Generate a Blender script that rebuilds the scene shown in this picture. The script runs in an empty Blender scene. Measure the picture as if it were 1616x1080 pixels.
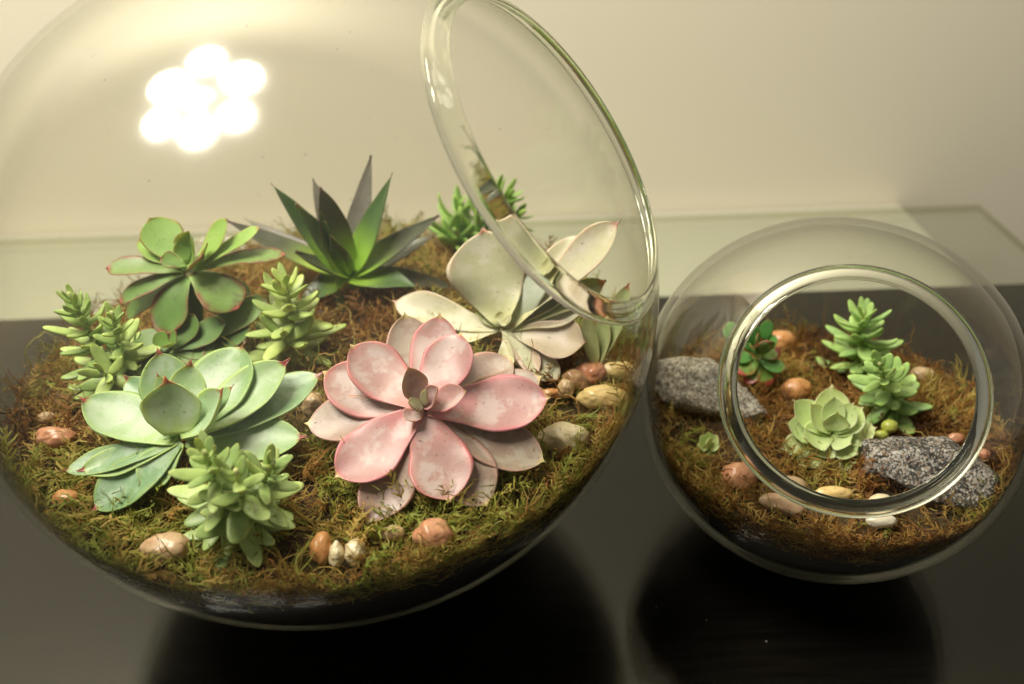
import bpy, math, random
import numpy as np
from mathutils import Vector, Matrix, Quaternion, noise
R = math.radians
sc = bpy.context.scene
random.seed(4); rng = np.random.default_rng(4)

# ------------------------------------------------------------------ camera
F_PX, TH, ROLL, H = 1404.6, 0.5655, -0.0354, 0.3371      # solved from the outlines of both bowls and their mirror images
cF = np.array([0, math.cos(TH), -math.sin(TH)]); cU0 = np.array([0, math.sin(TH), math.cos(TH)]); cX0 = np.array([1., 0, 0])
cX = math.cos(ROLL)*cX0 + math.sin(ROLL)*cU0; cU = -math.sin(ROLL)*cX0 + math.cos(ROLL)*cU0
CAM = np.array([0, 0, H])
cd = bpy.data.cameras.new('camera'); cam = bpy.data.objects.new('camera', cd); sc.collection.objects.link(cam)
cd.sensor_width = 36; cd.lens = 36*F_PX/1616; cd.clip_start = 0.01; cd.clip_end = 50
M = Matrix(((cX[0], cU[0], -cF[0], 0), (cX[1], cU[1], -cF[1], 0), (cX[2], cU[2], -cF[2], H), (0, 0, 0, 1)))
cam.matrix_world = M
cd.dof.use_dof = True; cd.dof.focus_distance = 0.355; cd.dof.aperture_fstop = 6.8
sc.camera = cam

def ray(u, v):
    return cF + cX*((u-808)/F_PX) - cU*((v-540)/F_PX)       # depth-normalised: CAM + ray*Z
def at(u, v, z):                                            # where the sight line meets the height z
    r = ray(u, v); return CAM + r*((z-H)/r[2])
def aty(u, v, y):                                           # ... or the distance y
    r = ray(u, v); return CAM + r*(y/r[1])
def depth(p): return float((np.asarray(p)-CAM) @ cF)

# ------------------------------------------------------------------ world, lamps, exposure
w = bpy.data.worlds.new('World'); sc.world = w; w.use_nodes = True
bg = w.node_tree.nodes['Background']; bg.inputs[0].default_value = (1.0, 0.92, 0.76, 1); bg.inputs[1].default_value = 0.24
sc.view_settings.view_transform = 'Standard'; sc.view_settings.look = 'None'
sc.view_settings.exposure = 0.0; sc.view_settings.gamma = 1.0
sc.cycles.max_bounces = 16; sc.cycles.transparent_max_bounces = 48; sc.cycles.transmission_bounces = 12
sc.cycles.diffuse_bounces = 4; sc.cycles.glossy_bounces = 6
sc.cycles.use_denoising = True
sc.cycles.caustics_refractive = False; sc.cycles.caustics_reflective = False
sc.cycles.sample_clamp_indirect = 6.0
LC = Vector((-0.44, 0.28, 1.12))                            # the ceiling lamp above the table: a ring of warm bulbs round a cool cluster
def lamp(p, rad, power, col):
    l = bpy.data.lights.new('ceiling_lamp_bulb', 'POINT'); l.shadow_soft_size = rad; l.energy = power; l.color = col
    o = bpy.data.objects.new('ceiling_lamp_bulb', l); sc.collection.objects.link(o); o.location = p
for k in range(6):
    a = 2*math.pi*k/6 + .4
    lamp(LC + Vector(((.185+.02*(k % 2))*math.cos(a), (.185+.02*(k % 2))*math.sin(a), .015*math.sin(3*a))), (.084, .070, .090, .076, .086, .072)[k], 13.8, (1, .92, .77))
for k in range(4):
    a = 2*math.pi*k/4 + .2
    lamp(LC + Vector((.05*math.cos(a), .05*math.sin(a), -.03)), .013, 1.5, (.82, .9, 1))

# ------------------------------------------------------------------ helpers
def link(o, parent=None, loc=None):
    sc.collection.objects.link(o)
    if parent is not None: o.parent = parent
    if loc is not None: o.location = loc
    return o
def tag(o, label=None, cat=None, group=None, kind=None):
    if label: o['label'] = label
    if cat: o['category'] = cat
    if group: o['group'] = group
    if kind: o['kind'] = kind
    return o
def empty(name, loc):
    o = bpy.data.objects.new(name, None); o.empty_display_size = .01; return link(o, None, Vector(loc))
def mesh_np(name, V, Fc, mat, uv=None, smooth=True, origin=None):
    V = np.asarray(V, float)
    if origin is not None: V = V - np.asarray(origin)
    me = bpy.data.meshes.new(name)
    me.from_pydata(V.tolist(), [], [tuple(int(i) for i in f) for f in Fc])
    if uv is not None:
        ul = me.uv_layers.new(name='uv'); li = np.empty(len(me.loops), dtype=np.int32); me.loops.foreach_get('vertex_index', li)
        ul.data.foreach_set('uv', np.asarray(uv, float)[li].ravel())
    if smooth: me.polygons.foreach_set('use_smooth', [True]*len(me.polygons))
    if mat: me.materials.append(mat)
    me.update(); return me
def obj(name, me, parent=None, loc=None):
    return link(bpy.data.objects.new(name, me), parent, loc)
def box(name, a, b, mat, bevel=0, parent=None):
    a = Vector(a); b = Vector(b); c = (a+b)/2; h = (b-a)/2
    V = [(x*h.x, y*h.y, z*h.z) for x in (-1, 1) for y in (-1, 1) for z in (-1, 1)]
    Fc = [(0, 1, 3, 2), (4, 6, 7, 5), (0, 4, 5, 1), (2, 3, 7, 6), (0, 2, 6, 4), (1, 5, 7, 3)]
    o = obj(name, mesh_np(name, V, Fc, mat, smooth=False), parent, c)
    if bevel:
        m = o.modifiers.new('bevel', 'BEVEL'); m.width = bevel; m.segments = 3
    return o

class NT:
    def __init__(s, name):
        s.m = bpy.data.materials.new(name); s.m.use_nodes = True; s.t = s.m.node_tree; s.n = s.t.nodes; s.l = s.t.links
        s.n.clear(); s.out = s.n.new('ShaderNodeOutputMaterial')
    def add(s, typ, **k):
        nd = s.n.new(typ)
        for a, b in k.items(): setattr(nd, a, b)
        return nd
    def put(s, sock, v):
        if v is None: return
        if hasattr(v, 'is_output'): s.l.new(v, sock)
        elif isinstance(v, (tuple, list)) and len(v) == 3 and sock.type == 'RGBA': sock.default_value = (*v, 1)
        else: sock.default_value = v
    def math(s, op, a, b=None, c=None, clamp=False):
        nd = s.add('ShaderNodeMath', operation=op, use_clamp=clamp); s.put(nd.inputs[0], a)
        if b is not None: s.put(nd.inputs[1], b)
        if c is not None: s.put(nd.inputs[2], c)
        return nd.outputs[0]
    def ramp(s, v, a, b, smooth=True):
        nd = s.add('ShaderNodeMapRange', interpolation_type='SMOOTHSTEP' if smooth else 'LINEAR')
        s.put(nd.inputs[0], v); s.put(nd.inputs[1], a); s.put(nd.inputs[2], b); return nd.outputs[0]
    def mix(s, f, a, b, mode='MIX'):
        nd = s.add('ShaderNodeMix', data_type='RGBA', blend_type=mode); s.put(nd.inputs[0], f); s.put(nd.inputs[6], a); s.put(nd.inputs[7], b)
        return nd.outputs[2]
    def noise(s, scale, detail=4, rough=.55, vec=None, dist=0):
        nd = s.add('ShaderNodeTexNoise'); nd.inputs['Scale'].default_value = scale; nd.inputs['Detail'].default_value = detail
        nd.inputs['Roughness'].default_value = rough; nd.inputs['Distortion'].default_value = dist
        s.put(nd.inputs['Vector'], vec if vec is not None else s.obj()); return nd.outputs['Fac']
    def obj(s):
        if not hasattr(s, '_tc'): s._tc = s.add('ShaderNodeTexCoord')
        return s._tc.outputs['Object']
    def uv(s):
        if not hasattr(s, '_tc'): s._tc = s.add('ShaderNodeTexCoord')
        sp = s.add('ShaderNodeSeparateXYZ'); s.l.new(s._tc.outputs['UV'], sp.inputs[0]); return sp.outputs[0], sp.outputs[1]
    def rnd(s): return s.add('ShaderNodeObjectInfo').outputs['Random']
    def bump(s, h, strength=.3, dist=.001):
        nd = s.add('ShaderNodeBump'); nd.inputs['Strength'].default_value = strength; nd.inputs['Distance'].default_value = dist
        s.put(nd.inputs['Height'], h); return nd.outputs[0]
    def bsdf(s, col, rough=.5, normal=None, **k):
        b = s.add('ShaderNodeBsdfPrincipled'); s.put(b.inputs['Base Color'], col); s.put(b.inputs['Roughness'], rough)
        if normal is not None: s.put(b.inputs['Normal'], normal)
        for a, v in k.items(): s.put(b.inputs[a.replace('_', ' ')], v)
        s.l.new(b.outputs[0], s.out.inputs[0]); return b

# ------------------------------------------------------------------ materials
def m_wall():
    t = NT('painted_wall'); n = t.noise(2.2, 3); n2 = t.noise(140, 3)
    t.bsdf(t.mix(n, (.79, .74, .59), (.82, .77, .62)), .65, t.bump(n2, .12, .0006)); return t.m
def m_wood():
    t = NT('dark_wood'); mp = t.add('ShaderNodeMapping'); t.l.new(t.obj(), mp.inputs[0]); mp.inputs['Scale'].default_value = (6, 130, 6)
    n = t.noise(3, 6, .65, mp.outputs[0], .4)
    t.bsdf(t.mix(t.ramp(n, .3, .75), (.004, .0034, .0028), (.009, .0076, .006)), t.math('MULTIPLY_ADD', n, .2, .22), t.bump(n, .2, .0004), Specular_IOR_Level=.04); return t.m
def thin_glass(name, tint, edge, smudge=.03, power=3.0, f0=.04, dust=130, rgh=.16, r0=0.0):
    """a glass surface as transparent + Fresnel reflection: what a thin clear wall does, without bending"""
    t = NT(name); g = t.add('ShaderNodeNewGeometry')
    d = t.add('ShaderNodeVectorMath', operation='DOT_PRODUCT'); t.l.new(g.outputs['Normal'], d.inputs[0]); t.l.new(g.outputs['Incoming'], d.inputs[1])
    c = t.math('ABSOLUTE', d.outputs['Value']); oc = t.math('SUBTRACT', 1.0, c, clamp=True)
    fr = t.math('MULTIPLY_ADD', t.math('POWER', oc, 5.0), 1-f0, f0)
    tr = t.add('ShaderNodeBsdfTransparent'); t.put(tr.inputs[0], t.mix(t.math('POWER', oc, power), tint, edge))
    gl = t.add('ShaderNodeBsdfGlossy'); gl.inputs['Roughness'].default_value = r0; gl.inputs['Color'].default_value = (1, 1, 1, 1)
    m1 = t.add('ShaderNodeMixShader'); t.put(m1.inputs[0], fr); t.l.new(tr.outputs[0], m1.inputs[1]); t.l.new(gl.outputs[0], m1.inputs[2])
    last = m1.outputs[0]
    if smudge:                                               # a faint film of dust and finger marks
        g2 = t.add('ShaderNodeBsdfGlossy'); g2.inputs['Roughness'].default_value = rgh; g2.inputs['Color'].default_value = (1, 1, 1, 1)
        n = t.noise(9, 4, .6); m2 = t.add('ShaderNodeMixShader')
        t.put(m2.inputs[0], t.math('MULTIPLY', t.ramp(n, .2, .8), smudge)); t.l.new(last, m2.inputs[1]); t.l.new(g2.outputs[0], m2.inputs[2]); last = m2.outputs[0]
    vo = t.add('ShaderNodeTexVoronoi'); vo.inputs['Scale'].default_value = dust; t.l.new(t.obj(), vo.inputs[0])
    sp = t.add('ShaderNodeSeparateColor'); t.l.new(vo.outputs['Color'], sp.inputs[0])
    dm = t.math('MULTIPLY', t.math('LESS_THAN', vo.outputs['Distance'], t.math('MULTIPLY', sp.outputs[1], .075)), t.math('GREATER_THAN', sp.outputs[0], .55))
    df = t.add('ShaderNodeBsdfDiffuse'); df.inputs[0].default_value = (.34, .31, .25, 1); m3 = t.add('ShaderNodeMixShader')
    t.put(m3.inputs[0], t.math('MULTIPLY', dm, .45)); t.l.new(last, m3.inputs[1]); t.l.new(df.outputs[0], m3.inputs[2]); last = m3.outputs[0]
    t.l.new(last, t.out.inputs[0]); return t.m
def m_rim():
    t = NT('rim_glass'); b = t.add('ShaderNodeBsdfGlass'); b.inputs['IOR'].default_value = 1.5; b.inputs['Roughness'].default_value = 0.0
    b.inputs['Color'].default_value = (.96, .97, .94, 1); t.l.new(b.outputs[0], t.out.inputs[0]); return t.m
def m_soil():
    t = NT('dark_soil'); n = t.noise(420, 5, .7); n2 = t.noise(60, 3)
    t.bsdf(t.mix(t.ramp(t.math('MULTIPLY', n, n2), .25, .5), (.008, .006, .005), (.035, .022, .012)), .8, t.bump(n, .8, .001)); return t.m
def m_mossbase():
    t = NT('moss_base'); n = t.noise(300, 6, .7); n2 = t.noise(38, 3)
    c = t.mix(t.ramp(n2, .35, .65), (.11, .055, .018), (.10, .075, .018))
    t.bsdf(t.mix(t.ramp(n, .35, .7), (.028, .015, .007), c), .95, t.bump(n, 1, .002)); return t.m
def m_moss():
    t = NT('moss_fibre'); a = t.add('ShaderNodeAttribute', attribute_name='tone'); cr = t.add('ShaderNodeValToRGB')
    t.l.new(a.outputs['Fac'], cr.inputs[0]); e = cr.color_ramp.elements
    e[0].position = 0; e[0].color = (.10, .045, .014, 1); e[1].position = 1; e[1].color = (.25, .30, .05, 1)
    for p, c in ((.20, (.24, .105, .025)), (.40, (.36, .19, .045)), (.60, (.44, .31, .085)), (.78, (.33, .31, .06))):
        x = e.new(p); x.color = (*c, 1)
    b = t.bsdf(cr.outputs[0], .6, Specular_IOR_Level=.3)
    tl = t.add('ShaderNodeBsdfTranslucent'); t.l.new(cr.outputs[0], tl.inputs[0]); mx = t.add('ShaderNodeMixShader'); mx.inputs[0].default_value = .3
    t.l.new(b.outputs[0], mx.inputs[1]); t.l.new(tl.outputs[0], mx.inputs[2]); t.l.new(mx.outputs[0], t.out.inputs[0]); return t.m
def m_pebble(name, c1, c2, rough=.33, veins=.5):
    t = NT(name); n = t.noise(55, 5, .6, dist=.6); n2 = t.noise(380, 3, .6); r = t.rnd()
    c = t.mix(t.ramp(n, .32, .68), c1, c2); c = t.mix(t.math('MULTIPLY', t.ramp(n2, .55, .75), veins), c, tuple(x*.55 for x in c1))
    t.bsdf(c, t.math('MULTIPLY_ADD', n2, .25, rough-.1), t.bump(t.math('ADD', n, t.math('MULTIPLY', n2, .3)), .35, .0006), Subsurface_Weight=.12, Subsurface_Scale=.002, Coat_Weight=.25, Coat_Roughness=.25); return t.m
def m_granite(name, dark, light, amount):
    t = NT(name); v = t.add('ShaderNodeTexVoronoi'); v.inputs['Scale'].default_value = 1050; t.l.new(t.obj(), v.inputs[0])
    v2 = t.add('ShaderNodeTexVoronoi'); v2.inputs['Scale'].default_value = 1500; t.l.new(t.obj(), v2.inputs[0])
    sp = t.add('ShaderNodeSeparateColor'); t.l.new(v.outputs['Color'], sp.inputs[0]); sp2 = t.add('ShaderNodeSeparateColor'); t.l.new(v2.outputs['Color'], sp2.inputs[0])
    n = t.noise(90, 4, .6)
    f = t.ramp(t.math('ADD', sp.outputs[0], t.math('MULTIPLY', t.math('SUBTRACT', n, .5), 2.4)), 1-amount-.16, 1-amount+.16)
    c = t.mix(f, dark, light); c = t.mix(t.math('GREATER_THAN', sp2.outputs[1], .9), c, (.30, .19, .10))
    mica = t.math('GREATER_THAN', sp2.outputs[0], .72)
    rgh = t.math('SUBTRACT', .55, t.math('MULTIPLY', mica, .38)); h = t.math('ADD', t.noise(210, 6, .7), t.math('MULTIPLY', sp2.outputs[2], .55))
    ge = t.add('ShaderNodeNewGeometry'); a1 = t.add('ShaderNodeVectorMath', operation='SUBTRACT'); t.l.new(v2.outputs['Color'], a1.inputs[0]); a1.inputs[1].default_value = (.5, .5, .5)
    a2 = t.add('ShaderNodeVectorMath', operation='SCALE'); t.l.new(a1.outputs[0], a2.inputs[0]); t.put(a2.inputs['Scale'], t.math('MULTIPLY', mica, 1.1))
    a3 = t.add('ShaderNodeVectorMath', operation='ADD'); t.l.new(ge.outputs['Normal'], a3.inputs[0]); t.l.new(a2.outputs[0], a3.inputs[1])
    a4 = t.add('ShaderNodeVectorMath', operation='NORMALIZE'); t.l.new(a3.outputs[0], a4.inputs[0]); bp = t.bump(h, 1.0, .003); t.l.new(a4.outputs[0], bp.node.inputs['Normal'])
    t.bsdf(c, rgh, bp, Metallic=t.math('MULTIPLY', mica, .3), Specular_IOR_Level=.7); return t.m
def m_leaf(name, base, base2, edge, edgew=.2, edgek=1, tip=None, tip0=.9, root=None, root0=.35, powder=None, powk=.5, blotch=None, blotk=.4, rough=.42, sss=.22, scale=1, vary=.12, spec=.5, coat=0.0):
    t = NT(name); u, v = t.uv(); s = t.math('ABSOLUTE', t.math('MULTIPLY_ADD', u, 2.0, -1.0))
    n1 = t.noise(60*scale, 4, .6); n2 = t.noise(240*scale, 5, .65); n3 = t.noise(110*scale, 4, .6, dist=1.2)
    c = t.mix(t.ramp(n1, .35, .65), base, base2)
    if root: c = t.mix(t.ramp(v, root0, 0.0), c, root)
    if blotch: c = t.mix(t.math('MULTIPLY', t.ramp(n3, .54, .68), blotk), c, blotch)
    if powder: c = t.mix(t.math('MULTIPLY', t.math('MULTIPLY', t.ramp(n1, .47, .56), t.ramp(s, .9, .55)), powk), c, powder)
    ef = t.math('MULTIPLY', t.ramp(t.math('ADD', s, t.math('MULTIPLY', t.math('SUBTRACT', n2, .5), .25)), 1-edgew*1.6, 1-edgew*.25), edgek)
    ef = t.math('MULTIPLY', ef, t.math('MULTIPLY_ADD', t.ramp(n3, .35, .62), .6, .4))
    vt = t.math('MULTIPLY', t.ramp(v, .1, .45), ef); et = t.math('MULTIPLY', t.ramp(t.math('ADD', v, t.math('MULTIPLY', t.math('SUBTRACT', n2, .5), .1)), 1-edgew*.45, .99), edgek*.9)
    c = t.mix(t.math('MAXIMUM', vt, et), c, edge)
    if tip: c = t.mix(t.ramp(t.math('ADD', v, t.math('MULTIPLY', t.math('SUBTRACT', n2, .5), .08)), tip0, min(1.0, tip0+.09)), c, tip)
    n4 = t.noise(700, 2, .5); c = t.mix(t.math('MULTIPLY', t.ramp(n4, .66, .72), .45), c, (.10, .07, .04))
    hs = t.add('ShaderNodeHueSaturation'); t.put(hs.inputs['Color'], c); r = t.rnd()
    t.put(hs.inputs['Value'], t.math('MULTIPLY_ADD', r, 2*vary, 1-vary)); t.put(hs.inputs['Hue'], t.math('MULTIPLY_ADD', r, -.02, .51)); c = hs.outputs[0]
    t.bsdf(c, t.math('MULTIPLY_ADD', n1, .25, rough-.12), t.bump(t.math('ADD', n2, t.math('MULTIPLY', n1, .8)), .22, .0004),
           Subsurface_Weight=sss, Subsurface_Scale=.0025, Subsurface_Radius=(1, .8, .3), Specular_IOR_Level=spec, Coat_Weight=coat, Coat_Roughness=.2)
    return t.m

MW, MWOOD = m_wall(), m_wood()
MLEDGE = m_wall(); MLEDGE.name = 'ledge_paint'
for nd in MLEDGE.node_tree.nodes:
    if nd.bl_idname == 'ShaderNodeMix': nd.inputs[6].default_value = (.47, .455, .37, 1); nd.inputs[7].default_value = (.51, .495, .41, 1)
MSOIL, MMB, MMOSS, MRIM = m_soil(), m_mossbase(), m_moss(), m_rim()

# ------------------------------------------------------------------ the setting: wall, table
wl = box('wall', (-2.2, .775, -.75), (1.9, .90, 1.95), MW); tag(wl, 'plain cream painted wall behind the table', 'wall', kind='structure')
fl = box('floor', (-2.2, -1.5, -.80), (1.9, .775, -.752), MWOOD); tag(fl, 'dark floor below the table', 'floor', kind='structure')
lg = box('wall_ledge', (-1.4, .612, -.60), (.372, .7748, -.014), MLEDGE, .004); tag(lg, 'low pale ledge against the wall seen through the glass sheet behind the table', 'ledge', kind='structure')
tb = empty('glass_topped_table', (.0, .3, -.75))
tag(tb, 'dark wood table with a clear glass sheet lying over its top', 'table')
def tbox(name, a, b, mat, bevel): 
    o = box(name, a, b, mat, bevel); o.location -= Vector((.0, .3, -.75)); o.parent = tb; return o
tbox('wooden_top', (-1.0, -.45, -.048), (.62, .604, -.0083), MWOOD, .002)
TG = thin_glass('table_glass', (.968, .978, .955), (.76, .80, .74), .0010, f0=.017)
gs = tbox('glass_sheet', (-1.0, -.46, -.008), (.425, .735, 0.0), TG, .0015)
gs.data.materials.append(thin_glass('table_glass_edge', (.70, .71, .60), (.52, .55, .44), 0))     # the cut edge, seen through a long way of green glass
for p in gs.data.polygons:
    if abs(p.normal.z) < .5: p.material_index = 1
for x in (-.9, .52):
    for y in (-.38, .54): tbox('leg', (x-.03, y-.03, -.75), (x+.03, y+.03, -.0485), MWOOD, .003)

# ------------------------------------------------------------------ the two bowls
BIG = dict(c=np.array([-.0842, .3553, .1444]), R=.15, s=.9735, az=R(-17.4), el=R(34.4), al0=R(25.3), al1=R(28.9), th=.0024, lip=.0054)
SML = dict(c=np.array([.1496, .3432, .0821]), R=.0889, s=.9536, az=-1.8212, el=.6886, al0=R(30.6), al1=R(36.9), th=.0038, lip=.0056)
def frame(b):
    n = np.array([math.cos(b['el'])*math.cos(b['az']), math.cos(b['el'])*math.sin(b['az']), math.sin(b['el'])])
    a = np.cross(n, [0, 0, 1.]); a /= np.linalg.norm(a); return n, a, np.cross(a, n)
def sph(b, al, t, rad):
    n, a, q = frame(b); p = n*math.cos(al) + math.sin(al)*(a*math.cos(t)+q*math.sin(t)); return b['c'] + p*rad*np.array([1, 1, b['s']])
def inside(b, P, rad):                                       # pull points back inside the bowl of radius rad
    S = np.array([1, 1, b['s']]); d = (P-b['c'])/S; l = np.linalg.norm(d, axis=1); k = np.where(l > rad, rad/np.maximum(l, 1e-9), 1)
    P = b['c'] + d*k[:, None]*S; P[:, 2] = np.maximum(P[:, 2], .0022); return P
def bowl(b, name, label, tint, edge, smudge, haze):
    base = Vector((b['c'][0], b['c'][1], 0)); t = empty(name, base); tag(t, label, 'glass bowl')
    mat = thin_glass(name+'_glass', tint, edge, smudge, 5.0, r0=haze[0]); mat2 = thin_glass(name+'_inner_glass', tint, edge, smudge, 5.0, r0=haze[1])   # slightly clouded by handling and old watering
    NA, NT_ = 110, 160; V = []; Fc = []
    for rad, zmin in ((b['R'], .0006), (b['R']-b['th'], .0034)):
        o = len(V)
        for i in range(NA+1):
            al = b['al1']-.012 + (math.pi-b['al1']+.012)*i/NA
            for j in range(NT_):
                p = sph(b, al, 2*math.pi*j/NT_, rad); V.append((p[0], p[1], max(p[2], zmin)))
        for i in range(NA):
            for j in range(NT_):
                f = (o+i*NT_+j, o+i*NT_+(j+1) % NT_, o+(i+1)*NT_+(j+1) % NT_, o+(i+1)*NT_+j); Fc.append(f if o == 0 else f[::-1])
    wo = obj('bowl_wall', mesh_np('bowl_wall', V, Fc, mat, origin=base), t); wo.data.materials.append(mat2)
    for p in list(wo.data.polygons)[NA*NT_:]: p.material_index = 1
    # the thick fire-polished lip: a solid ring of real glass
    V = []; Fc = []; NJ, NK = 200, 28; am = (b['al0']+b['al1'])/2; ha = (b['al1']-b['al0'])/2; rm = b['R']-b['th']/2
    for j in range(NJ):
        for k in range(NK):
            q = 2*math.pi*k/NK; ca, sa = math.cos(q), math.sin(q)
            x = math.copysign(abs(ca)**.4, ca); y = math.copysign(abs(sa)**.5, sa); tk = b['lip']*(.24+.76*(x+1)/2)
            p = sph(b, am + x*ha, 2*math.pi*j/NJ, b['R']+.0003 - tk*(1-y)/2); V.append(p)
    for j in range(NJ):
        for k in range(NK): Fc.append((j*NK+k, j*NK+(k+1) % NK, ((j+1) % NJ)*NK+(k+1) % NK, ((j+1) % NJ)*NK+k))
    obj('rim', mesh_np('rim', V, Fc, MRIM, origin=base), t)
    return t
bowl(BIG, 'large_glass_bowl', 'large round clear glass bowl with a slanted opening, planted with pink and green succulents', (.985, .985, .975), (.46, .46, .36), .012, (.075, .12))
bowl(SML, 'small_glass_bowl', 'small round clear glass bowl with its opening facing the viewer, holding two grey rocks', (.985, .985, .975), (.52, .52, .42), .008, (.0, .02))

# soil, moss bed and moss fibres of each bowl
def hmoss(b, x, y):
    r = math.hypot(x-b['c'][0], y-b['c'][1])/b['rz']; n = noise.noise(Vector((x*38, y*38, b['sd'])))*.0055 + noise.noise(Vector((x*110, y*110, b['sd'])))*.0022
    return b['zm'] + b['mound']*(1-r*r) + n*(1-.5*r*r)
def rho(b, z, rad): return rad*math.sqrt(max(0, 1-((z-b['c'][2])/(rad*b['s']))**2))
BIG.update(zm=.1, mound=.006, sd=1.3, rin=.15-.0027); SML.update(zm=.064, mound=.004, sd=7.7, rin=.0889-.0044)
for b in (BIG, SML): b['rz'] = rho(b, b['zm'], b['rin'])
def contents(b, which):
    V = []; Fc = []; NZ, NJ = 40, 96; zt = b['zm']-.008; z0 = .0042
    for i in range(NZ+1):
        z = z0 + (zt-z0)*i/NZ; r = rho(b, z, b['rin'])
        for j in range(NJ):
            a = 2*math.pi*j/NJ; k = 1-.004*(1+noise.noise(Vector((a*6, z*160, b['sd']))))
            V.append((b['c'][0]+r*k*math.cos(a), b['c'][1]+r*k*math.sin(a), z))
    for i in range(NZ):
        for j in range(NJ): Fc.append((i*NJ+j, i*NJ+(j+1) % NJ, (i+1)*NJ+(j+1) % NJ, (i+1)*NJ+j))
    Fc.append([NZ*NJ+j for j in range(NJ)]); Fc.append([j for j in range(NJ)][::-1])
    tag(obj('soil', mesh_np('soil', V, Fc, MSOIL)), 'dark wet soil filling the bottom of the %s glass bowl' % which, 'soil', kind='stuff')
    V = []; Fc = []; NR, NJ = 46, 130
    for i in range(NR+1):
        q = i/NR
        for j in range(NJ):
            a = 2*math.pi*j/NJ; r = b['rz']*q*.995; x = b['c'][0]+r*math.cos(a); y = b['c'][1]+r*math.sin(a); V.append((x, y, hmoss(b, x, y)-.0022))
    for j in range(NJ):
        a = 2*math.pi*j/NJ; z = b['zm']-.012; r = rho(b, z, b['rin'])*.999; V.append((b['c'][0]+r*math.cos(a), b['c'][1]+r*math.sin(a), z))
    for i in range(NR+1):
        for j in range(NJ): Fc.append((i*NJ+j, i*NJ+(j+1) % NJ, (i+1)*NJ+(j+1) % NJ, (i+1)*NJ+j))
    tag(obj('moss_bed', mesh_np('moss_bed', inside(b, np.array(V), b['rin']), Fc, MMB)), 'matted brown bed of peat under the moss in the %s bowl' % which, 'moss', kind='stuff')

def ribbon(pts, wd):
    """a flat strip along pts that tapers, bent by a twist so that it catches light on both sides"""
    P = np.array(pts); T = np.gradient(P, axis=0); up = np.array([0, 0, 1.])+rng.normal(0, .35, 3)
    S = np.cross(T, up); S /= np.linalg.norm(S, axis=1)[:, None]+1e-9; n = len(P); k = np.linspace(1, .3, n)[:, None]*wd/2
    V = np.concatenate([P+S*k, P-S*k]); Fq = [(i, i+1, n+i+1, n+i) for i in range(n-1)]; return V, Fq
def sprig(kind):
    Vs, Fs = [], []; o = 0
    def add(pts, wd):
        nonlocal o
        V, Fq = ribbon(pts, wd); Vs.append(V); Fs.extend([[i+o for i in f] for f in Fq]); o += len(V)
    n = 14 if kind == 'thread' else 7; p = np.zeros(3); d = np.array([1, 0, .25]); d /= np.linalg.norm(d); main = [p.copy()]; L = 1.0
    for i in range(n):
        d = d + rng.normal(0, .36 if kind != 'thread' else .62, 3)*[1, 1, .7]; d /= np.linalg.norm(d); p = p + d*L/n; main.append(p.copy())
    main = np.array(main); add(main, .050 if kind != 'thread' else .026)
    if kind == 'fern':
        for i in range(1, n):
            for sd in (-1, 1):
                t = main[i+1]-main[i]; t /= np.linalg.norm(t); s = np.cross(t, [0, 0, 1.]); s /= np.linalg.norm(s)+1e-9
                l = .30*(1-.55*i/n)*random.uniform(.7, 1.3); q = main[i]; e = q + (t*.75+s*sd*.75+rng.normal(0, .15, 3))*l
                m = (q+e)/2 + rng.normal(0, .03, 3) + np.array([0, 0, .03]); add([q, m, e], .062)
    if kind == 'tuft':
        for k in range(6):
            q = main[random.randint(0, 3)]; e = q + np.array([random.uniform(.2, .7), random.uniform(-.5, .5), random.uniform(-.1, .5)]); m = (q+e)/2+rng.normal(0, .08, 3)
            add([q, m, e], .045)
    return np.concatenate(Vs), np.array(Fs)
PROTO = {'fern': [sprig('fern') for _ in range(8)], 'tuft': [sprig('tuft') for _ in range(8)], 'thread': [sprig('thread') for _ in range(8)]}
UPRIGHT = {'large': [(795, 762, .017, 5), (822, 770, .015, 4), (860, 742, .014, 4), (700, 805, .012, 4), (745, 815, .013, 4), (640, 832, .010, 4), (598, 850, .011, 4), (395, 880, .010, 5), (460, 850, .010, 3), (350, 790, .009, 3), (905, 712, .012, 4), (965, 655, .010, 4), (990, 450, .012, 3), (150, 780, .009, 4), (240, 850, .009, 3), (560, 740, .009, 3)],
           'small': [(1265, 520, .009, 4), (1285, 560, .009, 5), (1510, 620, .009, 5), (1570, 640, .010, 5), (1320, 765, .008, 3), (1245, 720, .007, 3), (1110, 740, .008, 4), (1400, 840, .007, 4)]}
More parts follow.
